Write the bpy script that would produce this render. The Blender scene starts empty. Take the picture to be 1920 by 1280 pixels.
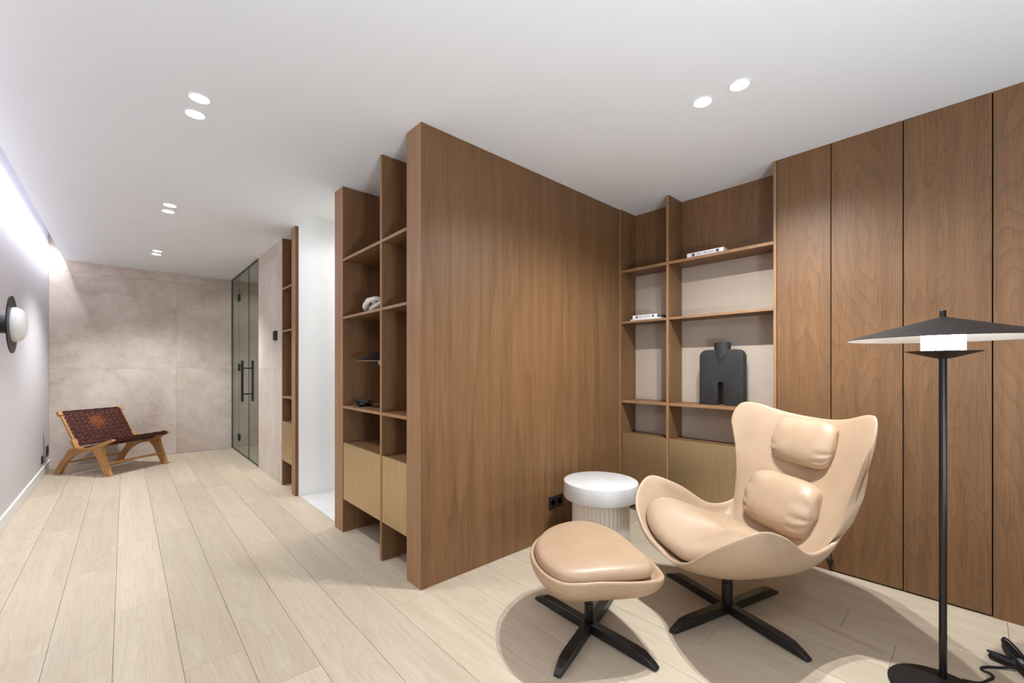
import bpy, bmesh, math, random
import numpy as np
from mathutils import Vector, Matrix, noise
random.seed(7)
C = bpy.context.scene.collection
SC = bpy.context.scene

# ------------------------------------------------------------------ camera, world, exposure
cam_d = bpy.data.cameras.new('camera'); cam = bpy.data.objects.new('camera', cam_d); C.objects.link(cam)
cam.location = (0, 0, 1.2); cam.rotation_euler = (math.pi/2, 0, -math.radians(90-47.588))
cam_d.sensor_width = 36; cam_d.lens = 36*794.75/1920; cam_d.shift_y = 50/1920; cam_d.clip_start = .02
SC.camera = cam
SC.view_settings.view_transform = 'Standard'; SC.view_settings.look = 'None'
SC.view_settings.gamma = 1; SC.view_settings.use_curve_mapping = False
SC.view_settings.exposure = 0.2
W = bpy.data.worlds.new('world'); SC.world = W; W.use_nodes = True
W.node_tree.nodes['Background'].inputs[0].default_value = (.90, .95, 1.0, 1)
W.node_tree.nodes['Background'].inputs[1].default_value = .06
SPOT_W = 60; CHAIR_W = 122; COVE_W = 78; WHITE_W = 23; SHOWER_W = 34
WARM = (.93, .965, 1)
# two broad area lights, added unseen behind the viewpoint to brighten the ceiling
for ux, uy, up, tilt in ((.3, -1.1, 60, .42), (2.0, -1.3, 12, .25)):
    ud = bpy.data.lights.new('added_ceiling_fill', 'AREA'); ud.shape = 'DISK'; ud.size = .5; ud.energy = up; ud.color = (.80, .90, 1)
    uo = bpy.data.objects.new('added_ceiling_fill', ud); C.objects.link(uo); uo.location = (ux, uy, .6); uo.rotation_euler = (math.pi-tilt, 0, 0)
SC.cycles.max_bounces = 10; SC.cycles.diffuse_bounces = 6; SC.cycles.glossy_bounces = 4
SC.cycles.transparent_max_bounces = 12; SC.cycles.sample_clamp_indirect = 6; SC.cycles.caustics_reflective = False; SC.cycles.caustics_refractive = False

H = 2.531

# ------------------------------------------------------------------ helpers
def tag(o, label=None, cat=None, group=None, kind=None):
    for k, v in (('label', label), ('category', cat), ('group', group), ('kind', kind)):
        if v: o[k] = v
    return o
def link(name, me, mat=None, parent=None, loc=None, rz=0, smooth=False):
    o = bpy.data.objects.new(name, me); C.objects.link(o)
    if mat and not me.materials: me.materials.append(mat)
    if parent: o.parent = parent
    if loc is not None: o.location = loc
    if rz: o.rotation_euler = (0, 0, rz)
    if smooth:
        for p in me.polygons: p.use_smooth = True
    return o
def empty(name, loc=(0, 0, 0), rz=0):
    o = bpy.data.objects.new(name, None); C.objects.link(o); o.location = loc; o.rotation_euler = (0, 0, rz)
    o.empty_display_size = .1
    return o
def to_mesh(bm, name):
    me = bpy.data.meshes.new(name); bm.normal_update(); bm.to_mesh(me); bm.free(); return me
def box_bm(x0, x1, y0, y1, z0, z1, bev=0, bm=None, seg=1):
    own = bmesh.new()
    r = bmesh.ops.create_cube(own, size=1)
    for v in own.verts:
        v.co = Vector(((x0+x1)/2+v.co.x*(x1-x0), (y0+y1)/2+v.co.y*(y1-y0), (z0+z1)/2+v.co.z*(z1-z0)))
    if bev: bmesh.ops.bevel(own, geom=own.edges[:], offset=bev, segments=seg, affect='EDGES', profile=.6)
    if bm is None: return own
    me = bpy.data.meshes.new('tmp'); own.to_mesh(me); own.free(); bm.from_mesh(me); bpy.data.meshes.remove(me); return bm
def box(name, x0, x1, y0, y1, z0, z1, mat, parent=None, bev=0, base=(0, 0, 0), seg=1):
    """box in world coordinates; origin at its centre; base = world position of the parent"""
    c = ((x0+x1)/2, (y0+y1)/2, (z0+z1)/2)
    bm = box_bm(x0-c[0], x1-c[0], y0-c[1], y1-c[1], z0-c[2], z1-c[2], bev, seg=seg)
    return link(name, to_mesh(bm, name), mat, parent, [c[i]-base[i] for i in range(3)])
def lathe_bm(prof, n=48, bm=None, M=None, cap=True):
    bm = bm or bmesh.new(); rings = []
    M = M or Matrix()
    for r, z in prof:
        if r < 1e-5: rings.append([bm.verts.new(M @ Vector((0, 0, z)))])
        else: rings.append([bm.verts.new(M @ Vector((r*math.cos(2*math.pi*i/n), r*math.sin(2*math.pi*i/n), z))) for i in range(n)])
    for a, b in zip(rings, rings[1:]):
        for i in range(n):
            j = (i+1) % n
            f = [a[i % len(a)], a[j % len(a)], b[j % len(b)], b[i % len(b)]]
            f = list(dict.fromkeys(f))
            if len(f) > 2: bm.faces.new(f)
    if cap:
        for r in (rings[0], rings[-1]):
            if len(r) > 2:
                try: bm.faces.new(r)
                except ValueError: pass
    bmesh.ops.recalc_face_normals(bm, faces=bm.faces[:])
    return bm
def autosmooth(o, ang=35):
    me = o.data
    for p in me.polygons: p.use_smooth = True
    me.set_sharp_from_angle(angle=math.radians(ang))
    return o
def lathe(name, prof, mat, parent=None, loc=(0, 0, 0), n=48, ang=35, cap=True):
    return autosmooth(link(name, to_mesh(lathe_bm(prof, n, cap=cap), name), mat, parent, loc), ang)
def tube_bm(pts, rad, n=8, bm=None, closed=False):
    """tube through points; rad number or list"""
    bm = bm or bmesh.new(); P = [Vector(p) for p in pts]; N = len(P)
    R = rad if isinstance(rad, (list, tuple)) else [rad]*N
    rings = []; up = None
    for i in range(N):
        if closed: t = (P[(i+1) % N]-P[i-1])
        else: t = P[min(i+1, N-1)]-P[max(i-1, 0)]
        t.normalize()
        if up is None: up = t.orthogonal().normalized()
        up = (up-t*up.dot(t));
        up = up.normalized() if up.length > 1e-6 else t.orthogonal().normalized()
        s = t.cross(up)
        rings.append([bm.verts.new(P[i]+(up*math.cos(2*math.pi*k/n)+s*math.sin(2*math.pi*k/n))*R[i]) for k in range(n)])
    rr = list(zip(rings, rings[1:]))+([(rings[-1], rings[0])] if closed else [])
    for a, b in rr:
        for k in range(n): bm.faces.new((a[k], a[(k+1) % n], b[(k+1) % n], b[k]))
    if not closed: bm.faces.new(rings[0]); bm.faces.new(rings[-1])
    bmesh.ops.recalc_face_normals(bm, faces=bm.faces[:])
    return bm
def catmull(pts, n=8, closed=False):
    P = [np.array(p, float) for p in pts]; out = []; N = len(P)
    rng = range(N) if closed else range(N-1)
    for i in rng:
        g = (lambda k: P[k % N]) if closed else (lambda k: P[min(max(k, 0), N-1)])
        a, b, c, d = g(i-1), g(i), g(i+1), g(i+2)
        for t in np.linspace(0, 1, n, endpoint=False):
            out.append(.5*((2*b)+(-a+c)*t+(2*a-5*b+4*c-d)*t*t+(-a+3*b-3*c+d)*t**3))
    if not closed: out.append(P[-1])
    return out
def grid_mesh(name, rows, closed_u=True, cap0=None):
    """rows: list of rings (equal length)"""
    bm = bmesh.new(); vs = [[bm.verts.new(p) for p in r] for r in rows]
    for a, b in zip(vs, vs[1:]):
        n = len(a)
        for i in range(n if closed_u else n-1):
            j = (i+1) % n
            bm.faces.new((a[i], a[j], b[j], b[i]))
    if cap0 is not None:
        c = bm.verts.new(cap0); n = len(vs[0])
        for i in range(n): bm.faces.new((c, vs[0][(i+1) % n], vs[0][i]))
    bmesh.ops.recalc_face_normals(bm, faces=bm.faces[:])
    return to_mesh(bm, name)
def sweep_bm(center, width_dir, half_w, thick, bm=None):
    """flat bar: closed polygon outline (list of 3d points in a plane) extruded by +-half_w along width_dir"""
    bm = bm or bmesh.new(); w = Vector(width_dir).normalized()*half_w
    a = [bm.verts.new(Vector(p)-w) for p in center]; b = [bm.verts.new(Vector(p)+w) for p in center]
    n = len(a)
    for i in range(n): bm.faces.new((a[i], a[(i+1) % n], b[(i+1) % n], b[i]))
    bm.faces.new(a[::-1]); bm.faces.new(b)
    bmesh.ops.recalc_face_normals(bm, faces=bm.faces[:])
    return bm

# ------------------------------------------------------------------ materials
def srgb(r, g, b):
    f = lambda c: (c/255/12.92) if c/255 <= .04045 else ((c/255+.055)/1.055)**2.4
    return (f(r), f(g), f(b), 1)
class NT:
    def __init__(s, name, rough=.5, metal=0, spec=.5):
        s.m = bpy.data.materials.new(name); s.m.use_nodes = True; s.t = s.m.node_tree
        s.b = s.t.nodes['Principled BSDF']; s.b.inputs['Roughness'].default_value = rough
        s.b.inputs['Metallic'].default_value = metal; s.b.inputs['Specular IOR Level'].default_value = spec
    def n(s, typ, **kw):
        nd = s.t.nodes.new(typ)
        for k, v in kw.items():
            if k.startswith('i_'):
                key = k[2:].replace('_', ' '); nd.inputs[int(key) if key.isdigit() else key].default_value = v
            else: setattr(nd, k, v)
        return nd
    def l(s, a, b): s.t.links.new(a, b)
    def coords(s, scale=(1, 1, 1), rand=True):
        tc = s.n('ShaderNodeTexCoord'); out = tc.outputs['Object']
        if rand:
            oi = s.n('ShaderNodeObjectInfo'); mul = s.n('ShaderNodeVectorMath', operation='SCALE'); mul.inputs[0].default_value = (37.3, 51.7, 83.1)
            s.l(oi.outputs['Random'], mul.inputs['Scale'])
            add = s.n('ShaderNodeVectorMath', operation='ADD'); s.l(out, add.inputs[0]); s.l(mul.outputs[0], add.inputs[1]); out = add.outputs[0]
            s.rnd = oi.outputs['Random']
        mp = s.n('ShaderNodeVectorMath', operation='MULTIPLY'); s.l(out, mp.inputs[0]); mp.inputs[1].default_value = scale
        return mp.outputs[0]
    def noise(s, vec, scale, detail=3, rough=.55, dist=0):
        nz = s.n('ShaderNodeTexNoise'); s.l(vec, nz.inputs['Vector']); nz.inputs['Scale'].default_value = scale
        nz.inputs['Detail'].default_value = detail; nz.inputs['Roughness'].default_value = rough; nz.inputs['Distortion'].default_value = dist
        return nz.outputs['Fac']
    def ramp(s, fac, stops, interp='LINEAR'):
        r = s.n('ShaderNodeValToRGB'); r.color_ramp.interpolation = interp; e = r.color_ramp.elements
        e[0].position, e[0].color = stops[0]; e[1].position, e[1].color = stops[-1]
        for p, c in stops[1:-1]:
            x = e.new(p); x.color = c
        s.l(fac, r.inputs[0]); return r.outputs[0]
    def math(s, op, a, b=None, c=None):
        m = s.n('ShaderNodeMath', operation=op)
        for i, v in enumerate((a, b, c)):
            if v is None: continue
            if isinstance(v, (int, float)): m.inputs[i].default_value = v
            else: s.l(v, m.inputs[i])
        return m.outputs[0]
    def mix(s, fac, a, b, mode='MIX'):
        m = s.n('ShaderNodeMix', data_type='RGBA', blend_type=mode)
        for sock, v in ((m.inputs[0], fac), (m.inputs[6], a), (m.inputs[7], b)):
            if isinstance(v, (int, float)): sock.default_value = v
            elif isinstance(v, tuple): sock.default_value = v
            else: s.l(v, sock)
        return m.outputs[2]
    def color(s, c):
        if isinstance(c, tuple): s.b.inputs['Base Color'].default_value = c
        else: s.l(c, s.b.inputs['Base Color'])
    def bump(s, h, strength=.2, dist=.002):
        b = s.n('ShaderNodeBump'); b.inputs['Strength'].default_value = strength; b.inputs['Distance'].default_value = dist
        s.l(h, b.inputs['Height']); s.l(b.outputs[0], s.b.inputs['Normal'])
def plain(name, col, rough=.5, metal=0, spec=.5, nscale=40, namp=.06, bump=0):
    """single-colour surface with faint mottling"""
    m = NT(name, rough, metal, spec); v = m.coords(rand=False); f = m.noise(v, nscale, 3)
    k = lambda s: tuple(min(1, c*s) for c in col[:3])+(1,)
    m.color(m.ramp(f, [(.3, k(1-namp)), (.7, k(1+namp))]))
    if bump: m.bump(f, bump, .001)
    return m.m
def wood(name, axis, dark, mid, light, contour=11, stretch=.16, figure=1.0, rough=.45, fscale=3.2, tone=.0, line=(.34, 1)):
    m = NT(name, rough, 0, .35)
    sc = [1, 1, 1]; sc[axis] = stretch; v = m.coords(tuple(sc))
    n1 = m.noise(v, fscale, 2.5, .5, .35)
    saw = m.math('FRACT', m.math('MULTIPLY', n1, contour*2.0))
    # soft sawtooth: late wood lines
    lines = m.ramp(saw, [(0, (0, 0, 0, 1)), (.72, (.35, .35, .35, 1)), (.93, (1, 1, 1, 1)), (1, (0, 0, 0, 1))])
    sc2 = [1, 1, 1]; sc2[axis] = .018; v2 = m.coords(tuple(sc2))
    pores = m.noise(v2, 210, 2, .7)
    sc3 = [1, 1, 1]; sc3[axis] = .05; v3 = m.coords(tuple(sc3))
    bands = m.noise(v3, 16, 3, .6)
    base = m.mix(m.ramp(bands, [(.3, (0, 0, 0, 1)), (.7, (1, 1, 1, 1))]), mid, light)
    c = m.mix(m.math('MULTIPLY', lines, .62*figure), base, dark)
    c = m.mix(m.math('MULTIPLY', m.ramp(pores, [(.52, (0, 0, 0, 1)), (.68, (1, 1, 1, 1))]), .38), c, dark)
    if tone:
        f = m.math('MULTIPLY_ADD', m.rnd, 2*tone, 1-tone)
        hs = m.n('ShaderNodeHueSaturation'); m.l(c, hs.inputs['Color']); m.l(f, hs.inputs['Value']); c = hs.outputs[0]
    m.color(c); m.bump(pores, .12, .0006)
    return m.m
VD, VM, VL = srgb(74, 50, 32), srgb(115, 83, 53), srgb(130, 95, 63)
M_veneer = wood('oak_veneer_upright', 2, VD, VM, VL, contour=3, stretch=.05, figure=.45, fscale=5)
M_flat = wood('oak_veneer_flat_sawn', 2, VD, VM, VL, contour=15, stretch=.16, figure=.44, fscale=2.7, tone=.04)
M_lit_front = wood('oak_painted_lit_front', 2, srgb(98, 70, 48), srgb(148, 111, 77), srgb(162, 124, 90), contour=3, stretch=.05, figure=.35, fscale=5)  # lighter oak copy: corridor light painted into the front faces
M_vy = wood('oak_veneer_lengthwise', 1, VD, VM, VL, contour=3, stretch=.05, figure=.45, fscale=5)
FD, FM_, FL_ = srgb(162, 143, 119), srgb(188, 172, 150), srgb(197, 184, 162)
M_plank = wood('bleached_oak_plank', 1, FD, FM_, FL_, contour=8, stretch=.11, figure=.42, rough=.5, fscale=4.2, tone=.07)
M_teak = wood('oiled_teak', 0, srgb(120, 78, 40), srgb(178, 128, 76), srgb(198, 150, 96), contour=5, stretch=.1, figure=.5, fscale=14, rough=.5)
M_sub = plain('floor_joint', srgb(140, 122, 99), .9)
M_joint = plain('panel_gap', srgb(30, 24, 20), .9)
M_ceil = plain('ceiling_paint', srgb(238, 241, 244), .9, spec=.2, nscale=3, namp=.006)
M_wallp = plain('wall_paint', srgb(206, 201, 204), .85, spec=.2, nscale=3, namp=.008)
M_white = plain('bright_white_paint', srgb(240, 240, 238), .8, spec=.2, namp=.005)
M_trim = plain('trim_paint', srgb(232, 230, 230), .5, namp=.005)
M_black = plain('black_powder_coat', srgb(18, 18, 19), .45, namp=.1)
M_blackm = plain('black_satin_metal', srgb(20, 19, 19), .35, metal=.0, spec=.6, namp=.1)
M_plastic = plain('black_plastic', srgb(22, 22, 23), .5, namp=.1)
M_dark_in = plain('socket_recess', srgb(6, 6, 6), .7)
M_chrome = plain('polished_steel', srgb(200, 200, 200), .15, metal=1, namp=.02)
M_opal = plain('opal_glass', srgb(236, 234, 230), .3, namp=.01)
M_cream = plain('lamp_white_inside', srgb(246, 243, 238), .6, namp=.01)
M_ceramic = plain('white_ceramic', srgb(228, 222, 212), .5, namp=.03, nscale=25)
M_sculpt = plain('black_clay', srgb(38, 37, 37), .6, namp=.2, nscale=30, bump=.2)
M_paper = plain('book_pages', srgb(232, 226, 214), .8, namp=.05, nscale=200)
M_book = plain('white_book_cover', srgb(238, 234, 234), .5, namp=.01)
M_ink = plain('book_print', srgb(90, 82, 84), .6, namp=.2)
M_bookg = plain('grey_book_cover', srgb(112, 106, 108), .5, namp=.06)
def concrete(name, dark, mid, light, stretch=1):
    m = NT(name, .6, 0, .3); v = m.coords((1, 1, stretch))
    a = m.noise(v, 1.6, 6, .62, .6); b = m.noise(v, 11, 7, .72, .35); c = m.noise(v, 45, 4, .7)
    f = m.math('ADD', m.math('MULTIPLY', a, .55), m.math('ADD', m.math('MULTIPLY', b, .33), m.math('MULTIPLY', c, .12)))
    m.color(m.ramp(f, [(.36, dark), (.5, mid), (.62, light)])); m.bump(b, .1, .002); return m.m
M_conc = concrete('concrete_look_tile', srgb(170, 154, 140), srgb(194, 180, 167), srgb(208, 196, 185))
M_conc2 = concrete('concrete_look_pier', srgb(178, 163, 148), srgb(198, 186, 173), srgb(212, 202, 191), .35)
def marble():
    m = NT('white_marble', .35, 0, .5); v = m.coords()
    a = m.noise(v, 4, 6, .65, 1.5); m.color(m.ramp(a, [(.35, srgb(208, 206, 203)), (.6, srgb(216, 214, 211))])); return m.m
M_marble = marble()
M_stonefl = plain('shower_floor_stone', srgb(196, 194, 184), .5, namp=.05, nscale=6)
def gold():
    m = NT('brushed_brass', .38, .85, .5); v = m.coords((60, 1, 60)); v2 = m.coords((1, 1, .02))
    f = m.noise(v2, 160, 2, .6)
    m.color(m.ramp(f, [(.3, srgb(186, 160, 118)), (.7, srgb(204, 180, 138))]))
    m.l(m.ramp(f, [(.3, (.34,)*3+(1,)), (.7, (.46,)*3+(1,))]), m.b.inputs['Roughness']); return m.m
M_gold = gold()
def wallpaper():
    m = NT('woven_wallpaper', .85, 0, .15); v = m.coords((1, 1, 1)); w1 = m.coords((1, .03, 1)); w2 = m.coords((1, 1, .03))
    a = m.noise(w1, 300, 2); b = m.noise(w2, 300, 2); f = m.math('ADD', m.math('MULTIPLY', a, .5), m.math('MULTIPLY', b, .5))
    m.color(m.ramp(f, [(.38, srgb(177, 162, 146)), (.62, srgb(183, 168, 152))])); m.bump(f, .1, .0006); return m.m
M_wpaper = wallpaper()
def leather(name, dark, light, rough=.42):
    m = NT(name, rough, 0, .4); v = m.coords(); a = m.noise(v, 7, 4, .6); b = m.noise(v, 260, 2, .6); w = m.noise(v, 16, 3, .5, .5)
    m.color(m.ramp(a, [(.3, dark), (.7, light)])); m.bump(m.math('ADD', m.math('MULTIPLY', b, .12), m.math('MULTIPLY', w, .9)), .22, .006); return m.m
M_leather = leather('tan_leather', srgb(176, 149, 122), srgb(183, 158, 132))
M_leather2 = leather('tan_leather_darker', srgb(172, 143, 115), srgb(180, 152, 124), .38)
def strap_leather():
    m = NT('brown_strap_leather', .6, 0, .22); v = m.coords(); a = m.noise(v, 30, 4)
    c = m.ramp(a, [(.3, srgb(52, 24, 19)), (.7, srgb(84, 40, 30))]); m.bump(a, .1, .001)
    # lighter orange-brown patch in the middle of the backrest
    tc = m.n('ShaderNodeTexCoord'); d = m.n('ShaderNodeVectorMath', operation='DISTANCE'); m.l(tc.outputs['Object'], d.inputs[0]); d.inputs[1].default_value = (.125, .31, .57)
    nz = m.noise(tc.outputs['Object'], 26, 4, .7)
    f = m.math('SUBTRACT', m.math('MULTIPLY', nz, 1.7), m.math('MULTIPLY', d.outputs['Value'], 6.0))
    f = m.ramp(f, [(.25, (0, 0, 0, 1)), (.55, (1, 1, 1, 1))])
    m.color(m.mix(m.math('MULTIPLY', f, .75), c, srgb(132, 66, 30))); return m.m
M_strap = strap_leather()
def glass_mat():
    m = bpy.data.materials.new('smoked_glass'); m.use_nodes = True; t = m.node_tree; t.nodes.clear()
    o = t.nodes.new('ShaderNodeOutputMaterial'); mx = t.nodes.new('ShaderNodeMixShader'); tr = t.nodes.new('ShaderNodeBsdfTransparent')
    gl = t.nodes.new('ShaderNodeBsdfGlossy'); lw = t.nodes.new('ShaderNodeLayerWeight'); pw_ = t.nodes.new('ShaderNodeMath'); pw_.operation = 'POWER'; pw_.inputs[1].default_value = 5; fr = t.nodes.new('ShaderNodeMath'); fr.operation = 'MULTIPLY_ADD'; fr.inputs[1].default_value = .8; fr.inputs[2].default_value = .035; t.links.new(lw.outputs['Facing'], pw_.inputs[0]); t.links.new(pw_.outputs[0], fr.inputs[0])
    tr.inputs[0].default_value = (.72, .74, .68, 1); gl.inputs['Roughness'].default_value = .02; gl.inputs[0].default_value = (.9, .9, .9, 1)
    t.links.new(fr.outputs[0], mx.inputs[0]); t.links.new(tr.outputs[0], mx.inputs[1]); t.links.new(gl.outputs[0], mx.inputs[2]); t.links.new(mx.outputs[0], o.inputs[0]); return m
M_glass = glass_mat()
def emit(name, col, s):
    m = bpy.data.materials.new(name); m.use_nodes = True; b = m.node_tree.nodes['Principled BSDF']
    b.inputs['Base Color'].default_value = (.8, .8, .8, 1); b.inputs['Emission Color'].default_value = (*col, 1); b.inputs['Emission Strength'].default_value = s; return m
M_lens = emit('lit_spotlight_lens', (1, .97, .92), 9)
M_lampglass = emit('lit_ribbed_glass', (1, .95, .88), 9); M_groove = emit('lit_glass_groove', (.9, .95, 1), .55)
M_led = emit('led_strip', (.9, .93, 1), 3)

# ------------------------------------------------------------------ setting
Y_N = -1.6                                             # where the room runs on behind the camera, left open so added world light gets in
def struct(o): o['kind'] = 'structure'; return o
XS = [-.68]+[-.036+.2075*k for k in range(-2, 17)]
floor = struct(box('floor', -.7, 3.42, Y_N, 7.7, -.06, -.006, M_sub))
floor_c = floor.location.copy()
plank_me = {}
def plank(x0, x1, y0, y1):
    g = .0007; key = (round(x1-x0, 3), round(y1-y0, 3))
    if key not in plank_me:
        w, d = (x1-x0)/2-g, (y1-y0)/2-g
        plank_me[key] = to_mesh(box_bm(-w, w, -d, d, -.007, .007, .0005), 'plank')
    link('plank', plank_me[key], M_plank, floor, Vector(((x0+x1)/2, (y0+y1)/2, -.007))-floor_c)
known = {0: 4.0, 1: 4.55, 2: 3.525, 3: 2.85, 4: 4.01, 5: 1.79, 6: 3.3, 7: 2.5}
LEN = 1.9
def run(x0, x1, ya, yb, y_ref):
    ys = [ya]; k = math.ceil((ya+.15-y_ref)/LEN); y = y_ref+k*LEN
    while y < yb-.15:
        ys.append(y); y += LEN
    ys.append(yb)
    for a, b in zip(ys, ys[1:]): plank(x0, x1, a, b)
for i in range(len(XS)-1):
    x0, x1 = XS[i], XS[i+1]
    ref = known.get(i, random.uniform(0, 1.9))
    if x0 < 1.2: run(x0, x1, Y_N, 7.575, ref)
    elif x0 < 1.5:
        run(x0, x1, Y_N, 3.285, ref); plank(x0, x1, 4.30, 4.82)
    elif x0 < 3.3: run(x0, min(x1, 3.31), Y_N, 2.03, ref)
struct(box('floor', 1.213, 3.32, 3.285, 4.30, -.012, -.0005, M_marble))
struct(box('floor', 1.185, 2.62, 5.82, 7.6, -.006, .004, M_stonefl))
# ceiling with the light slot along one wall and the taller white room beyond the bookcase
bm = bmesh.new()
box_bm(-.55, 1.195, Y_N, 7.7, H, H+.06, 0, bm); box_bm(1.195, 3.42, Y_N, 3.275, H, H+.06, 0, bm); box_bm(1.195, 3.42, 4.285, 7.7, H, H+.06, 0, bm)
struct(link('ceiling', to_mesh(bm, 'ceiling'), M_ceil))
struct(box('ceiling', 1.15, 3.42, 3.2, 4.35, 2.635, 2.69, M_white))
struct(box('ceiling', -.8, -.45, Y_N, 7.7, 2.95, 3.0, M_ceil))
struct(box('trim_1', -.50, -.44, Y_N, 7.7, H+.06, 2.95, M_ceil))
struct(box('wall_left', -.80, -.68, Y_N, 7.7, -.06, 2.95, M_wallp))
bb = box_bm(-.68, -.664, Y_N, 7.575, 0, .1, .003)
struct(link('baseboard_left', to_mesh(bb, 'baseboard'), M_trim))
# tiled concrete-look walls
def tiled_wall(name, pts, face, mat, dep=.009):
    return pts
M_grout = plain('stone_grout', srgb(184, 171, 158), .9)
wb = struct(box('wall_back', -.8, 2.7, 7.589, 7.7, -.06, 2.95, M_grout))
g = .0007
for xa, xb in ((-.68, .537), (.537, 1.737), (1.737, 2.6)):
    for za, zb in ((0, 1.2), (1.2, 2.4), (2.4, H)):
        box('tile', xa+g, xb-g, 7.58, 7.5905, za+g, zb-(g if zb < H else 0), M_conc, wb, .0008, wb.location)
box('tile', -.68, -.56, 7.58, 7.5905, H+g, 2.95, M_conc, wb, 0, wb.location)
wp = struct(box('wall_pier', 1.199, 1.62, 4.815, 5.84, 0, H, M_grout))
for za, zb in ((0, 1.2), (1.2, 2.4), (2.4, H)):
    box('tile', 1.19, 1.2005, 4.812, 5.84, za+g, zb-(g if zb < H else 0), M_conc2, wp, .0008, wp.location)
    box('tile', 1.2005, 1.61, 5.84, 5.85, za+g, zb-(g if zb < H else 0), M_conc2, wp, .0008, wp.location)
struct(box('wall_shower_side', 2.6, 2.72, 5.7, 7.6, 0, H, M_conc)); struct(box('wall_shower_front', 1.62, 2.62, 5.72, 5.84, 0, H, M_conc))
# white room seen through the opening
struct(box('wall_white_far', 1.205, 3.32, 4.284, 4.296, -.01, 2.64, M_white)); struct(box('wall_white_end', 3.3, 3.42, 3.2, 4.4, -.01, 2.64, M_white))
struct(box('wall_white_near', 1.615, 3.32, 3.24, 3.28, -.01, 2.64, M_white))
# partition clad in oak veneer
P_Y = 2.021
wpn = struct(box('wall_partition', 1.2, 3.06, P_Y+.012, 2.163, 0, H, M_joint))
for xa, xb in ((1.1805, 1.72), (1.72, 2.174), (2.174, 3.066)):
    box('panel', xa+(.0004 if xa > 1.2 else 0), xb-.0004, P_Y, P_Y+.013, 0, H, M_veneer, wpn, .0005, wpn.location)
box('panel', 1.18, 1.2005, P_Y+.0005, 2.178, 0, H, M_lit_front, wpn, .0012, wpn.location)  # end face in the lighter oak, its brightness painted in
box('panel', 1.2005, 3.06, 2.162, 2.178, 0, H, M_veneer, wpn, 0, wpn.location)
# panelled wall with flush doors
wr = struct(box('wall_right', 3.107, 3.42, Y_N, .862, 0, H, M_joint))
seams = [.86, .579, .264, -.054, -.372, -.69, -1.008, Y_N]
for i, (ya, yb) in enumerate(zip(seams, seams[1:])):
    z0 = .009 if i in (1, 2) else 0
    box('panel', 3.085, 3.1085, yb+.0022, ya-(.0022 if i else .0001), z0, H, M_flat, wr, .0012, wr.location)
struct(box('wall_alcove', 3.312, 3.42, .86, 2.2, 0, H, M_wallp))

# glass shower front
door = struct(empty('door_1', (1.2, 6.7, 0))); B0 = (1.2, 6.7, 0)
for ya, yb in ((5.862, 6.418), (6.424, 7.068), (7.074, 7.572)):
    box('pane', 1.196, 1.204, ya, yb, .014, H-.016, M_glass, door, 0, B0)
box('frame', 1.19, 1.21, 5.85, 7.58, H-.018, H-.001, M_blackm, door, .001, B0); box('frame', 1.19, 1.21, 5.85, 7.58, .0045, .016, M_blackm, door, .001, B0)
box('frame', 1.19, 1.21, 7.566, 7.579, .016, H-.018, M_blackm, door, .001, B0); box('frame', 1.194, 1.206, 6.417, 6.425, .016, H-.018, M_blackm, door, .001, B0)
box('frame', 1.19, 1.21, 5.851, 5.863, .016, H-.018, M_blackm, door, .001, B0)
for z in (2.2, 1.21, .22): box('hinge', 1.184, 1.216, 7.025, 7.095, z-.05, z+.05, M_black, door, .003, B0)
hb = bmesh.new()
for dx in (-.062, .062): tube_bm([(dx, 0, -.27), (dx, 0, .27)], .015, 14, hb)
for z in (-.17, .17): tube_bm([(-.062, 0, z), (.062, 0, z)], .0085, 10, hb)
autosmooth(link('handle', to_mesh(hb, 'handle'), M_black, door, (0, 6.50-6.7, 1.03)))

# ------------------------------------------------------------------ bookcases
def fronts(parent, x, spans, z0, z1, base, mat=M_gold):
    for ya, yb in spans: box('drawer', x, x+.018, ya+.002, yb-.002, z0, z1, mat, parent, .001, base)
def lit_strip(parent, base, x, ya, yb, za, zb):  # thin strip of lighter oak that paints light onto a front edge
    box('lit_front_strip', x-.0012, x+.0008, ya+.0004, yb-.0004, za+.0004, zb-.0004, M_lit_front, parent, 0, base)
# corridor bookcase
b1 = (1.39, 2.73, 0); bc = empty('bookcase', b1); XB = 1.60
tag(bc, 'tall brown oak bookcase beside the white doorway, holding a black lamp', 'bookcase')
box('end_panel', 1.178, XB, 3.125, 3.283, 0, H, M_veneer, bc, .0012, b1)
box('divider', 1.18, XB-.012, 2.492, 2.515, .0005, H, M_veneer, bc, .001, b1)
box('back_panel', XB-.012, XB, 2.1785, 3.125, 0, H, M_veneer, bc, 0, b1)
for ya, yb in ((2.179, 2.492), (2.515, 3.125)):
    for zt, th in ((2.0, .019), (1.577, .018), (.926, .019)):
        box('shelf', 1.18, XB-.012, ya, yb, zt-th, zt, M_vy, bc, .001, b1)
    box('shelf', 1.199, XB-.012, ya, yb, .634, .652, M_vy, bc, .001, b1); box('shelf', 1.199, XB-.012, ya, yb, .245, .263, M_vy, bc, .001, b1)
lit_strip(bc, b1, 1.178, 3.125, 3.283, 0, H); lit_strip(bc, b1, 1.18, 2.492, 2.515, .001, H)
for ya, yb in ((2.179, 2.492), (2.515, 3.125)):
    for zt, th in ((2.0, .019), (1.577, .018), (.926, .019)): lit_strip(bc, b1, 1.18, ya, yb, zt-th, zt)
fronts(bc, 1.181, ((2.179, 2.492), (2.515, 3.125)), .243, .656, b1)
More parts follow.
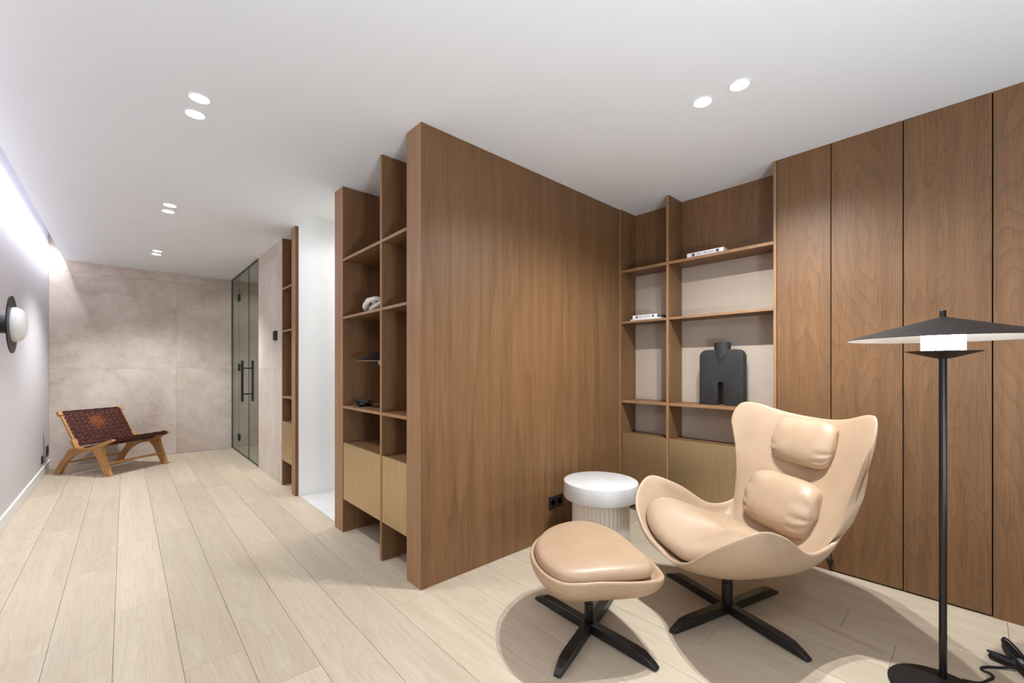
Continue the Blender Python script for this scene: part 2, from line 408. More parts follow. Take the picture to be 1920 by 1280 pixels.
# far bookcase
b2 = (1.39, 4.6, 0); fc = empty('bookcase', b2)
tag(fc, 'narrow brown oak bookcase between the white doorway and the concrete pier', 'bookcase')
box('end_panel', 1.178, XB, 4.297, 4.412, 0, H, M_veneer, fc, .0012, b2)
box('side_panel', 1.195, XB-.012, 4.794, 4.8115, 0, H, M_veneer, fc, .0008, b2)
box('back_panel', XB-.012, XB, 4.412, 4.8115, 0, H, M_veneer, fc, 0, b2)
for zt, th in ((2.015, .019), (1.585, .018), (.917, .019)):
    box('shelf', 1.19, XB-.012, 4.412, 4.794, zt-th, zt, M_vy, fc, .001, b2)
box('shelf', 1.21, XB-.012, 4.412, 4.794, .636, .654, M_vy, fc, .001, b2); box('shelf', 1.21, XB-.012, 4.412, 4.794, .265, .283, M_vy, fc, .001, b2)
lit_strip(fc, b2, 1.178, 4.297, 4.412, 0, H)
for zt, th in ((2.015, .019), (1.585, .018), (.917, .019)): lit_strip(fc, b2, 1.19, 4.412, 4.794, zt-th, zt)
fronts(fc, 1.19, ((4.412, 4.794),), .262, .659, b2)
# alcove bookcase
b3 = (3.19, 1.45, 0); ac = empty('bookcase', b3); XA = 3.311
tag(ac, 'built-in brown oak bookcase with beige woven backing behind the tan armchair', 'bookcase')
box('side_panel', 3.07, XA-.012, 2.008, 2.032, 0, H, M_veneer, ac, .001, b3)
box('side_panel', 3.0855, XA-.012, .8625, .881, 0, H, M_veneer, ac, .001, b3)
box('divider', 3.085, XA-.012, 1.591, 1.613, 0, H, M_veneer, ac, .001, b3)
for ya, yb in ((.881, 1.591), (1.613, 2.008)):
    box('back_panel', XA-.012, XA, ya, yb, 2.02, H, M_flat, ac, 0, b3)
    o = box('back_panel', XA-.012, XA, ya, yb, 0, 2.02, M_wpaper, ac, 0, b3); o['label'] = 'beige woven backing'
    for zt, th in ((2.019, .021), (1.590, .017), (.934, .022)):
        box('shelf', 3.086, XA-.012, ya, yb, zt-th, zt, M_vy, ac, .001, b3)
    box('shelf', 3.105, XA-.012, ya, yb, .632, .65, M_vy, ac, .001, b3); box('shelf', 3.105, XA-.012, ya, yb, .245, .263, M_vy, ac, .001, b3)
lit_strip(ac, b3, 3.07, 2.008, 2.032, 0, H); lit_strip(ac, b3, 3.0855, .8625, .881, 0, H); lit_strip(ac, b3, 3.085, 1.591, 1.613, 0, H)
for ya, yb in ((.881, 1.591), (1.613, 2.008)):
    for zt, th in ((2.019, .021), (1.590, .017), (.934, .022)): lit_strip(ac, b3, 3.086, ya, yb, zt-th, zt)
fronts(ac, 3.087, ((.881, 1.591), (1.613, 2.008)), .243, .657, b3)

# ------------------------------------------------------------------ ceiling spotlights
def spot_lamp(o, power, name, ang=112, blend=.75, rad=.03, col=WARM):
    d = bpy.data.lights.new(name, 'SPOT'); d.energy = power; d.spot_size = math.radians(ang); d.spot_blend = blend; d.shadow_soft_size = rad; d.color = col
    l = bpy.data.objects.new('spot_beam', d); C.objects.link(l); l.parent = o; l.location = (0, 0, -.012); return l
ring_me = to_mesh(lathe_bm([(.040, .002), (.046, .0015), (.046, -.003), (.0415, -.003), (.040, .0005)], 40, cap=False), 'trim_ring')
lens_me = to_mesh(lathe_bm([(.0405, .001), (.0405, -.0015), (0, -.0015)], 40), 'lens')
spots = [
 (.272, 2.58, 'round ceiling spotlight nearer the viewer in the corridor pair beside the bookcase top'),
 (.272, 2.757, 'round ceiling spotlight farther away in the corridor pair beside the bookcase top'),
 (.272, 4.437, 'round ceiling spotlight nearer the viewer in the middle corridor pair'),
 (.272, 4.617, 'round ceiling spotlight farther away in the middle corridor pair'),
 (.272, 6.266, 'round ceiling spotlight nearer the viewer in the pair close to the concrete wall'),
 (.272, 6.445, 'round ceiling spotlight closest to the concrete wall'),
 (2.13, .921, 'round ceiling spotlight over the armchair, nearer the bookcase of its pair'),
 (2.13, .748, 'round ceiling spotlight over the armchair, nearer the panelled wall of its pair'),
 (2.13, -.95, 'round ceiling spotlight behind the floor lamp'), (.272, -.95, 'round ceiling spotlight behind the viewpoint')]
for i, (x, y, lab) in enumerate(spots):
    t = empty('ceiling_spotlight', (x, y, H-.0022)); tag(t, lab, 'spotlight', 'recessed ceiling spotlights in pairs')
    link('trim_ring', ring_me, M_white, t); link('lens', lens_me, M_lens, t)
    spot_lamp(t, CHAIR_W if i in (6, 7) else SPOT_W*(.62, .62, .66, .66, 1.25, 1.25, 0, 0, .4, .4)[i], 'spot', ang=(92, 92, 92, 92, 122, 122, 150, 150, 104, 104)[i], blend=1.0 if i in (6, 7) else .7, rad=.014)
for x, y, p, lab, z in ((2.26, 3.55, WHITE_W, 'round ceiling spotlight in the white room', 2.633), (2.26, 3.75, WHITE_W, 'second round ceiling spotlight in the white room, beside the far wall', 2.633), (1.9, 6.7, SHOWER_W, 'round ceiling spotlight behind the smoked glass', H-.0022)):
    t = empty('ceiling_spotlight', (x, y, z)); tag(t, lab, 'spotlight', 'recessed ceiling spotlights in pairs')
    link('trim_ring', ring_me, M_white, t); link('lens', lens_me, M_lens, t); spot_lamp(t, p, 'spot', 170, .3, .03, (.93, .965, 1))
# light strip in the ceiling slot
ls = box('led_strip', -.562, -.552, Y_N+.05, 7.56, 2.596, 2.606, M_led); tag(ls, 'cool white light strip hidden in the ceiling slot along the white wall', 'light strip')
d = bpy.data.lights.new('cove', 'AREA'); d.shape = 'RECTANGLE'; d.size = 9.1; d.size_y = .02; d.energy = COVE_W; d.color = (.82, .86, 1)
l = bpy.data.objects.new('cove_light', d); C.objects.link(l); l.location = (-.57, (Y_N+7.56)/2, 2.60)
l.rotation_euler = Vector((.75, 0, .66)).to_track_quat('Z', 'X').to_euler(); 
M3 = Matrix((( 0, 1, 0), (0, 0, 0), (0, 0, 0)))
zax = Vector((.75, 0, .66)).normalized(); xax = Vector((0, 1, 0)); yax = zax.cross(xax)
l.rotation_euler = Matrix((xax, yax, zax)).transposed().to_euler()
# flush hatches in the ceiling
for x, y, lab in ((.27, 5.30, 'flush white ceiling hatch between the middle and far spotlight pairs'), (.27, 7.1, 'flush white ceiling hatch next to the concrete wall')):
    o = box('ceiling_hatch', x-.32, x+.32, y-.28, y+.28, H-.0022, H+.004, M_ceil); tag(o, lab, 'hatch')

# ------------------------------------------------------------------ tan lounge chair
CH = (2.195, .828, 0); CYAW = math.radians(146.608)
RIM = np.array([[0.317,0,0.287],[0.349,0.176,0.327],[0.323,0.351,0.461],[0.19,0.449,0.564],[0.026,0.396,0.519],[-0.134,0.35,0.418],[-0.289,0.324,0.464],[-0.342,0.353,0.653],[-0.339,0.435,0.859],[-0.384,0.421,0.978],[-0.432,0.344,0.997],[-0.497,0.179,0.956],[-0.548,0,0.937]])
rim = catmull(list(RIM)+list((RIM[1:-1]*[1, -1, 1])[::-1]), 5, True)
BP = np.array([-.03, 0, .237])
_ph = [0, 25, 45, 64, 82, 102, 117, 127, 135, 142, 150, 165, 180]
PHI = [float(q) for q in np.radians(np.interp(np.arange(0, 60)/5, range(13), _ph))]+[math.pi]
PHI = PHI+[2*math.pi-q for q in PHI[1:-1]][::-1]
NR = len(rim)
def prof(k, t):
    R = np.array(rim[k % NR]); dd = R[:2]-BP[:2]; L = np.linalg.norm(dd); rise = R[2]-BP[2]; hi = min(max((rise-.3)/.3, 0), 1)
    u = np.array([math.cos(PHI[k % NR]), math.sin(PHI[k % NR])])
    c1 = np.array([*(BP[:2]+u*L*(.62-.14*hi)), BP[2]])
    k2 = .96; e = BP[:2]*(1-0)+dd*np.array([k2-.26*hi, k2-.08*hi])
    f = BP[:2]+u*L*(k2-.22*hi)
    c2 = np.array([*(e*.55+f*.45), BP[2]+rise*.35])
    if hi > 0: c2[0] = c2[0]*(1-.85*hi)+(-.385)*.85*hi; c2[1] *= 1-.06*hi
    s = 1-t
    return s**3*BP+3*s*s*t*c1+3*s*t*t*c2+t**3*R
TS = [.1, .2, .3, .4, .5, .6, .7, .78, .86, .93, 1.0]
NT_ = 51
GRID = np.array([[prof(k, t) for k in range(NR)] for t in np.linspace(0, 1, NT_)])
for it in range(24):                                   # ease neighbouring profiles into each other away from the rim
    sm = .25*np.roll(GRID, 1, 1)+.5*GRID+.25*np.roll(GRID, -1, 1)
    wgt = np.clip((1-np.linspace(0, 1, NT_))/.42, 0, 1)[:, None, None]
    GRID = GRID*(1-wgt)+sm*wgt
def shell_pt(k, t):
    q = min(max(t, 0), 1)*(NT_-1); i = min(int(q), NT_-2); f = q-i
    return GRID[i, k % NR]*(1-f)+GRID[i+1, k % NR]*f
def shell_nrm(k, t):
    a = shell_pt(k+1, t)-shell_pt(k-1, t); b = shell_pt(k, min(1, t+.02))-shell_pt(k, t-.02); n = np.cross(a, b); n /= np.linalg.norm(n)+1e-9
    return n*NSGN
NSGN = 1; NSGN = 1 if np.dot(shell_nrm(0, .5), [0, 0, 1]) > 0 else -1
chair = empty('lounge_chair', CH, CYAW)
tag(chair, 'tan leather egg-shaped swivel lounge chair with winged back and black cross base', 'armchair')
TH = .024
rows = [[Vector(shell_pt(k, t)) for k in range(NR)] for t in TS]           # outer skin
rows += [[Vector(shell_pt(k, 1.0)+shell_nrm(k, .985)*TH*.55+np.array([0, 0, .008])) for k in range(NR)]]
rows += [[Vector(shell_pt(k, t)+shell_nrm(k, t)*TH*(1.0 if t < .95 else .95)) for k in range(NR)] for t in (.955, .9, .82, .72, .6, .48, .36, .24, .12)]
bm = bmesh.new(); vs = [[bm.verts.new(p) for p in r] for r in rows]
for a, b in zip(vs, vs[1:]):
    for i in range(NR): bm.faces.new((a[i], a[(i+1) % NR], b[(i+1) % NR], b[i]))
bm.faces.new(vs[0][::-1]); bm.faces.new(vs[-1])
bmesh.ops.recalc_face_normals(bm, faces=bm.faces[:])
o = link('shell', to_mesh(bm, 'shell'), M_leather, chair, smooth=True)
sd = o.modifiers.new('sub', 'SUBSURF'); sd.levels = 1; sd.render_levels = 2
# seat pad: follows the bowl, domed edge
def pad_tmax(k):
    R = np.array(rim[k]); a = min(PHI[k % NR], 2*math.pi-PHI[k % NR])            # 0 front .. pi back
    tf = float(np.interp(a, [0, .5, 1.0, 1.5, 2.0, 2.5, 3.15], [.80, .80, .78, .70, .60, .50, .50]))
    zl = float(np.interp(a, [0, 1.2, 1.8, 3.15], [9, .40, .31, .30])); t = .3
    while t < tf and prof(k, t)[2] < zl: t += .01
    return t
tm = np.array([pad_tmax(k) for k in range(NR)])
for it in range(30): tm = .25*np.roll(tm, 1)+.5*tm+.25*np.roll(tm, -1)
PC = np.array([.0, 0, .372])
E0 = []
for k in range(NR):
    n = shell_nrm(k, tm[k])*.6+np.array([0, 0, .4]); n /= np.linalg.norm(n); E0.append((shell_pt(k, tm[k])+n*TH*.85, n))
rows = []
for f, lift in ((.99, .004), (1.008, .022), (1.008, .040), (.985, .056), (.94, .066), (.86, .072), (.72, .076), (.55, .078), (.36, .079), (.16, .08)):
    r = []
    for k in range(NR):
        p, n = E0[k]; a = min(PHI[k], 2*math.pi-PHI[k])
        e = p+n*min(lift, .066); q = PC+(e-PC)*f; q[2] += .026*(1-f**2.6)+max(0, lift-.066)*.3
        q[2] += .0035*math.sin(30*f+5*math.sin(a*2))*max(0, min(1, (a-1.5)/.6))*(1 if .3 < f < .9 else 0)
        r.append(Vector(q))
    rows.append(r)
bm = bmesh.new(); vs = [[bm.verts.new(p) for p in r] for r in rows]
for a, b in zip(vs, vs[1:]):
    for i in range(NR): bm.faces.new((a[i], a[(i+1) % NR], b[(i+1) % NR], b[i]))
bm.faces.new(vs[0][::-1]); bm.faces.new(vs[-1]); bmesh.ops.recalc_face_normals(bm, faces=bm.faces[:])
o = link('seat_pad', to_mesh(bm, 'seat_pad'), M_leather, chair, smooth=True); sd = o.modifiers.new('sub', 'SUBSURF'); sd.levels = 1; sd.render_levels = 1
def pedestal(parent, legs, ztop, rad, base_yaw, mat=M_blackm):
    lathe('stem', [(rad*.72, .02), (rad, .03), (rad, ztop*.62), (rad*.86, ztop*.63), (rad*.86, ztop-.012), (rad*2.0, ztop-.006), (rad*2.1, ztop+.004), (0, ztop+.004)], mat, parent, n=28)
    lathe('collar', [(rad*1.04, ztop*.80), (rad*1.04, ztop*.84), (rad*.8, ztop*.84)], M_chrome, parent, n=28)
    for ang, L in legs:
        a = ang-base_yaw; h = .038; w = .021
        out = [(.0, .004), (L*.55, .004), (L-.006, .0), (L, .004), (L*.995, .012), (L*.93, .026), (L*.82, .041), (L*.7, .046), (L*.3, .046), (0, .046)]
        b = bmesh.new(); n = len(out)
        va = [b.verts.new((x, -w*(1 if x < L*.9 else .7), z)) for x, z in out]; vb = [b.verts.new((x, w*(1 if x < L*.9 else .7), z)) for x, z in out]
        for i in range(n): b.faces.new((va[i], va[(i+1) % n], vb[(i+1) % n], vb[i]))
        b.faces.new(va[::-1]); b.faces.new(vb); bmesh.ops.recalc_face_normals(b, faces=b.faces[:])
        bmesh.ops.bevel(b, geom=b.edges[:], offset=.002, segments=1, affect='EDGES')
        link('leg', to_mesh(b, 'leg'), mat, parent, (0, 0, 0), a)
D2 = math.radians
pedestal(chair, ((D2(71), .40), (D2(-15.5), .395), (D2(164.7), .385), (D2(-109.4), .395)), .238, .0255, CYAW)

# cushions: superellipse bodies with gathered ends
def cushion(name, half, loc, tilt, label, yawz=0, roll=0, pw=2.6, seed=0):
    ny, na = 40, 48; rows = []
    hx, hy, hz = half
    for i in range(ny+1):
        u = -1+2*i/ny; u = math.copysign(abs(u)**.8, u)
        fall = (1-min(1, abs(u))**4.6)**(1/2.2) if abs(u) < 1 else 0
        fall = max(fall, .02)
        r = []
        for k in range(na):
            a = 2*math.pi*k/na; ca, sa = math.cos(a), math.sin(a)
            cx_ = math.copysign(abs(ca)**(2/2.3), ca); cz_ = math.copysign(abs(sa)**(2/pw), sa)
            end = min(1, max(0, (abs(u)-.52)/.38)); pl = 1+.13*end*math.sin(11*a+2.1*math.sin(3*a+seed)+(1 if u > 0 else 0))*(.5+.5*math.sin(2*a+1+seed)) 
            nz = 1+.05*noise.noise(Vector((cx_*1.6+seed*3, u*2.1, cz_*1.6)))
            zs = .80+.20*fall
            r.append(Vector((cx_*hx*fall*pl*nz, u*hy*(1-.05*abs(cz_)**3), cz_*hz*(fall**.55)*nz*(1+(pl-1)*.5))))
        rows.append(r)
    bm = bmesh.new(); vs = [[bm.verts.new(p) for p in r] for r in rows]
    for a, b in zip(vs, vs[1:]):
        for k in range(na): bm.faces.new((a[k], a[(k+1) % na], b[(k+1) % na], b[k]))
    bm.faces.new(vs[0][::-1]); bm.faces.new(vs[-1]); bmesh.ops.recalc_face_normals(bm, faces=bm.faces[:])
    M = Matrix.Rotation(yawz, 4, 'Z') @ Matrix.Rotation(tilt, 4, 'Y') @ Matrix.Rotation(roll, 4, 'X')
    bmesh.ops.transform(bm, matrix=M, verts=bm.verts[:])
    c, s = math.cos(CYAW), math.sin(CYAW)
    o = link(name, to_mesh(bm, name), M_leather, None, (CH[0]+loc[0]*c-loc[1]*s, CH[1]+loc[0]*s+loc[1]*c, loc[2]), CYAW, smooth=True)
    sd = o.modifiers.new('sub', 'SUBSURF'); sd.levels = 1; sd.render_levels = 2
    tag(o, label, 'cushion'); return o
cushion('lumbar_cushion', (.08, .218, .143), (-.300, .0, .520), -.40, 'plump tan leather cushion resting on the seat against the chair back', seed=1)
cushion('headrest_cushion', (.062, .190, .120), (-.435, .0, .822), -.30, 'tan leather headrest cushion with gathered ends high on the chair back', seed=2)

# ------------------------------------------------------------------ footstool
OT = (1.57, 1.195, 0); fs = empty('footstool', OT)
tag(fs, 'tan leather teardrop footstool with black cross base in front of the armchair', 'footstool')
pad_w = [(1.424, 1.399), (1.51, 1.45), (1.624, 1.485), (1.76, 1.47), (1.835, 1.40), (1.837, 1.26), (1.765, 1.09), (1.690, .965), (1.635, .915), (1.565, .922), (1.450, .984), (1.334, 1.054), (1.283, 1.117), (1.296, 1.22), (1.35, 1.32)]
pad = catmull([(x-OT[0], y-OT[1], 0) for x, y in pad_w], 5, True)
rim_o = []
NP = len(pad)
corner = np.array([1.66-OT[0], .92-OT[1]])
for p in pad:
    d_ = np.linalg.norm(p[:2]-corner); k = max(0, 1-d_/.28)
    n_ = p[:2]/np.linalg.norm(p[:2])
    q = p[:2]+n_*(.022+.028*k); rim_o.append((q[0], q[1], .352-.022*k))
def osh(k, t, inn=0):
    R = np.array(rim_o[k]); b0 = np.array([0, 0, .205]); s = 1-t
    c1 = np.array([R[0]*.55, R[1]*.55, .207]); c2 = np.array([R[0]*1.02, R[1]*1.02, .207+(R[2]-.207)*.30])
    return s**3*b0+3*s*s*t*c1+3*s*t*t*c2+t**3*R
rows = [[Vector(osh(k, t)) for k in range(NP)] for t in (.12, .3, .48, .62, .75, .86, .94, 1.0)]
rows += [[Vector((p[0]*.965, p[1]*.965, p[2]+.006)) for p in rim_o], [Vector((p[0]*.915, p[1]*.915, p[2]-.004)) for p in rim_o], [Vector((p[0]*.86, p[1]*.86, p[2]-.022)) for p in rim_o], [Vector((p[0]*.5, p[1]*.5, p[2]-.03)) for p in rim_o]]
bm = bmesh.new(); vs = [[bm.verts.new(p) for p in r] for r in rows]
for a, b in zip(vs, vs[1:]):
    for i in range(NP): bm.faces.new((a[i], a[(i+1) % NP], b[(i+1) % NP], b[i]))
bm.faces.new(vs[0][::-1]); bm.faces.new(vs[-1]); bmesh.ops.recalc_face_normals(bm, faces=bm.faces[:])
o = link('shell', to_mesh(bm, 'shell'), M_leather2, fs, smooth=True); o.modifiers.new('sub', 'SUBSURF').render_levels = 2
rows = []
for f, z in ((.93, .330), (.985, .340), (1.0, .356), (.985, .374), (.95, .386), (.88, .394), (.72, .402), (.5, .407), (.25, .409)):
    rows.append([Vector((p[0]*f, p[1]*f, z-.012*max(0, 1-np.linalg.norm(p[:2]-corner)/.3)*f)) for p in pad])
bm = bmesh.new(); vs = [[bm.verts.new(p) for p in r] for r in rows]
for a, b in zip(vs, vs[1:]):
    for i in range(NP): bm.faces.new((a[i], a[(i+1) % NP], b[(i+1) % NP], b[i]))
bm.faces.new(vs[0][::-1]); bm.faces.new(vs[-1]); bmesh.ops.recalc_face_normals(bm, faces=bm.faces[:])
o = link('seat_pad', to_mesh(bm, 'seat_pad'), M_leather2, fs, smooth=True); o.modifiers.new('sub', 'SUBSURF').render_levels = 2
box('zip_pull', 1.69, 1.712, .915, .925, .322, .3265, M_chrome, fs, .001, OT)
pedestal(fs, ((D2(87.5), .35), (D2(16), .345), (D2(196.6), .35), (D2(-91.7), .345)), .204, .021, 0)

# ------------------------------------------------------------------ marble side table
ST = (2.352, 1.696, 0); st = empty('side_table', ST)
tag(st, 'round white marble side table on a fluted pedestal beside the partition', 'side table')
lathe('table_top', [(0, .338), (.236, .338), (.244, .344), (.246, .352), (.246, .440), (.243, .448), (.236, .452), (0, .452)], M_marble, st, n=72)
bm = bmesh.new(); NF = 40; ring = []
for z in (0, .3385):
    r = []
    for i in range(NF*6):
        a = 2*math.pi*i/(NF*6); ph = (i % 6)/6; rr = .188-.009*(1-abs(math.sin(math.pi*ph))**.6)
        r.append(bm.verts.new((rr*math.cos(a), rr*math.sin(a), z)))
    ring.append(r)
n = NF*6
for i in range(n): bm.faces.new((ring[0][i], ring[0][(i+1) % n], ring[1][(i+1) % n], ring[1][i]))
bm.faces.new(ring[0][::-1]); bm.faces.new(ring[1]); bmesh.ops.recalc_face_normals(bm, faces=bm.faces[:])
autosmooth(link('pedestal', to_mesh(bm, 'pedestal'), plain('pale_stone_pedestal', srgb(226, 216, 202), .6, namp=.03, nscale=8), st), 50)

# ------------------------------------------------------------------ lamps
def cone_lamp(name, base, pole, R, zr, label, glow=True, base_r=.152, k=1.0):
    """flat cone shade lamp. base: disc centre (x,y,z0), pole: (x,y); R shade radius, zr: rim height above z0"""
    z0 = base[2]; t = empty(name, base); tag(t, label, 'lamp'); dx, dy = pole[0]-base[0], pole[1]-base[1]; s = R/.294
    lathe('base', [(0, 0), (base_r, 0), (base_r, .008*s), (base_r-.003, .011*s), (0, .011*s)], M_black, t, n=64)
    P = (dx, dy, 0); hg = .062*s
    lathe('pole', [(.0115*s**.5, .011*s), (.0115*s**.5, zr-hg-.012*s)], M_blackm, t, P, 20)
    zd = zr-.048*s
    lathe('lower_dish', [(.0115*s**.5, zd-.028*s), (.03*s, zd-.024*s), (.1085*s, zd), (.109*s, zd+.0015*s), (.03*s, zd-.010*s), (0, zd-.011*s)], M_black, t, P, 64)
    # ribbed glass cylinder
    b = bmesh.new(); n = 96; rg = []
    for z in (zd-.010*s, zr+.036*s):
        rg.append([b.verts.new((.060*s*(1+(.03 if i % 4 < 2 else 0))*math.cos(2*math.pi*i/n), .060*s*(1+(.03 if i % 4 < 2 else 0))*math.sin(2*math.pi*i/n), z)) for i in range(n)])
    for i in range(n): b.faces.new((rg[0][i], rg[0][(i+1) % n], rg[1][(i+1) % n], rg[1][i]))
    bmesh.ops.recalc_face_normals(b, faces=b.faces[:])
    b.faces.ensure_lookup_table()
    for i, f_ in enumerate(b.faces): f_.material_index = 1 if i % 8 == 3 else 0
    gme = to_mesh(b, 'glass'); gme.materials.append(M_lampglass if glow else M_opal); gme.materials.append(M_groove if glow else M_opal)
    autosmooth(link('glass_diffuser', gme, None, t, P), 60)
    apex = zr+(.085 if glow else .118)*s
    lathe('lamp_shade', [(.0105*s, apex), (.06*s, apex-.014*s), (R*.75, zr+.026*s), (R, zr+.0012), (R, zr), (R-.002, zr-.0002)], M_black, t, P, 96, cap=False)
    o = lathe('shade_lining', [(.02*s, apex-.014*s), (R*.75, zr+.0195*s), (R-.002, zr-.0003), (R-.004, zr+.0006)], M_cream, t, P, 96, cap=False)
    o['label'] = 'white inside of the shade'
    lathe('finial', [(.0095*s, apex-.006*s), (.0095*s, apex+.024*s), (.008*s, apex+.026*s), (0, apex+.026*s)], M_black, t, P, 20)
    return t
cone_lamp('floor_lamp', (2.222, .083, 0), (2.328, .086), .294, 1.312, 'black floor lamp with lit flat cone shade and round base near the panelled wall', base_r=.152)
cone_lamp('table_lamp', (1.36, 2.838, .926), (1.36, 2.838), .19, .326, 'unlit black table lamp with flat cone shade on a bookcase shelf', glow=False, base_r=.085)

# bundled flex beside the floor lamp, with its lead running to the base
cb = empty('power_cable', (2.612, -.118, 0)); tag(cb, 'black bundled power cable tied in loops on the floor beside the floor lamp', 'cable')
O3 = np.array([2.612, -.118, 0]); CT1 = (2.640, -.035, 0); CT2 = (2.735, -.080, 0)
bm = bmesh.new(); rnd = random.Random(3)
vdir = np.array([.62, -.78, 0]); wdir = np.array([.78, .62, 0])
tie_p = np.array([.012, .0, .02])
for tip, n_l, z1 in ((CT1, 5, .02), (CT2, 6, .05)):
    dv = np.array(tip)-O3-tie_p; L = np.linalg.norm(dv[:2]); dv = np.array([dv[0]/L, dv[1]/L, 0]); wv = np.array([-dv[1], dv[0], 0])
    for j in range(n_l):
        l0 = L*(.93+.12*rnd.random()); b_ = .006+.011*rnd.random(); off = rnd.uniform(-.006, .006); zz = .006+.0062*j
        pts = []
        for q in np.linspace(0, 2*math.pi, 30, endpoint=False):
            u = (.5-.5*math.cos(q)); w = math.sin(q)*b_
            pts.append(tuple(tie_p*np.array([1, 1, 0])+dv*(l0*(u*1.7-.7))+wv*(w+off*u)+np.array([0, 0, zz+(z1-.02)*u*.9])))
        tube_bm(pts, .0040, 7, bm, closed=True)
autosmooth(link('coil', to_mesh(bm, 'coil'), M_plastic, cb), 60)
lathe('tie', [(0, 0), (.017, .0), (.021, .012), (.018, .034), (.012, .038), (0, .038)], plain('grey_tie', srgb(120, 120, 128), .4), cb, (.012, 0, .004), 16)
lead = catmull([(2.605, -.10, .012), (2.575, -.06, .006), (2.548, -.03, .005), (2.521, -.014, .005), (2.506, -.02, .005), (2.502, -.037, .005), (2.48, -.045, .005), (2.44, -.03, .005), (2.396, -.008, .005), (2.372, .035, .006)], 8)
autosmooth(link('lead', to_mesh(tube_bm([tuple(p-O3) for p in lead], .0045, 8), 'lead'), M_plastic, cb), 60)
# small plug on a cord at a panel seam
pg = empty('cable_plug', (3.074, .582, 0)); tag(pg, 'small black plug on a short cord hanging at a panel seam behind the armchair', 'plug')
autosmooth(link('cord', to_mesh(tube_bm([(0, 0, .004), (0, 0, .055)], .002, 8), 'cord'), M_plastic, pg), 60)
b = box_bm(-.009, .009, -.016, .016, .052, .076, .004); bmesh.ops.rotate(b, verts=b.verts[:], cent=(0, 0, .064), matrix=Matrix.Rotation(-.5, 3, 'X'))
link('plug_body', to_mesh(b, 'plug'), M_plastic, pg)

# ------------------------------------------------------------------ wall fittings
sc = empty('wall_sconce', (-.68, 4.42, 1.497)); tag(sc, 'black disc wall sconce with domed opal glass on the white wall', 'wall lamp')
RX = Matrix.Rotation(math.pi/2, 4, 'Y')
def xl(name, prof_, mat, parent, n=56): return autosmooth(link(name, to_mesh(lathe_bm(prof_, n, M=RX), name), mat, parent), 35)
xl('stem', [(.075, 0), (.075, .012), (.062, .014), (.062, .112), (0, .112)], M_black, sc)
xl('disc', [(0, .110), (.195, .110), (.197, .113), (.195, .117), (0, .117)], M_black, sc)
xl('glass_dome', [(.116, .117), (.118, .128), (.1165, .137), (.112, .149), (.103, .161), (.090, .170), (.073, .177), (.052, .1815), (.026, .1845), (0, .185)], M_opal, sc)
def socket(name, plate, holes, label, axis):
    """axis 'x': on a wall facing +x ; 'y': facing -y"""
    (c0, c1, c2), w, h = plate
    t = empty(name, (c0, c1, c2)); tag(t, label, 'socket')
    if axis == 'y':
        link('cover_plate', to_mesh(box_bm(-w/2, w/2, -.009, 0, -h/2, h/2, .002), 'plate'), M_plastic, t)
        for hx in holes:
            b = lathe_bm([(.0215, .0005), (.0215, -.001), (.019, -.001), (.019, .006), (0, .006)], 28, M=Matrix.Translation((hx, -.0095, 0)) @ Matrix.Rotation(math.pi/2, 4, 'X') @ Matrix.Scale(-1, 4, (0, 0, 1)))
            autosmooth(link('socket_well', to_mesh(b, 'well'), M_dark_in, t))
    else:
        link('cover_plate', to_mesh(box_bm(0, .009, -w/2, w/2, -h/2, h/2, .002), 'plate'), M_plastic, t)
        for hy in holes:
            b = lathe_bm([(.0215, 0), (.0215, .0105), (.019, .0105), (.019, .004), (0, .004)], 28, M=Matrix.Translation((0, hy, 0)) @ RX)
            autosmooth(link('socket_well', to_mesh(b, 'well'), M_dark_in, t))
socket('wall_socket', ((2.266, P_Y, .252), .150, .086), (-.036, .036), 'black double wall socket low on the oak partition beside the side table', 'y')
socket('wall_socket', ((-.68, 6.98, .185), .082, .082), (0,), 'black wall socket low on the white wall, nearer the viewer of the two', 'x')
socket('wall_socket', ((-.68, 7.40, .225), .15, .12), (-.03, .03), 'black wall socket low on the white wall at the concrete wall corner', 'x')
th = empty('thermostat', (1.19, 5.02, 1.545)); tag(th, 'small black thermostat on the concrete pier', 'thermostat')
link('housing', to_mesh(box_bm(-.024, 0, -.042, .042, -.05, .05, .003), 'housing'), M_plastic, th)
link('screen', to_mesh(box_bm(-.0255, -.0235, -.03, .03, -.03, .03, .001), 'screen'), M_dark_in, th)

# ------------------------------------------------------------------ shelf objects
def book(loc, L, D, T, rz, label, spine=True, cover=M_book, pages=None):
    t = empty('book', loc, rz); tag(t, label, 'book', 'white books lying on the alcove shelves')
    c = .002; b = bmesh.new()
    box_bm(0, D, -L/2, L/2, 0, c, .0004, b); box_bm(0, D, -L/2, L/2, T-c, T, .0004, b); box_bm(0, c*1.2, -L/2, L/2, 0, T, .0004, b)
    link('cover', to_mesh(b, 'cover'), cover, t)
    link('pages', to_mesh(box_bm(c*1.2, D-.004, -L/2+.003, L/2-.0005, c, T-c), 'pages'), pages or M_paper, t)
    if spine:
        b = bmesh.new(); x0, x1 = -.0006, .0004
        box_bm(x0, x1, L*.28, L*.36, T*.18, T*.80, 0, b); box_bm(x0, x1, -L*.38, -L*.30, T*.22, T*.78, 0, b)
        y = L*.22; r2 = random.Random(5)
        for wl in (6, 2, 4, 8):                        # small spine lettering, too fine to read
            for q in range(wl):
                w = .0042*L/.25; box_bm(x0, x1, y-w*.8, y, T*.40, T*(.58 if r2.random() < .5 else .63), 0, b); y -= w*1.15
            y -= .006*L/.25
        link('spine_print', to_mesh(b, 'spine_print'), M_ink, t)
    return t
book((3.10, 1.325, 2.019), .262, .19, .034, 0, 'white book with printed spine lying on the top alcove shelf')
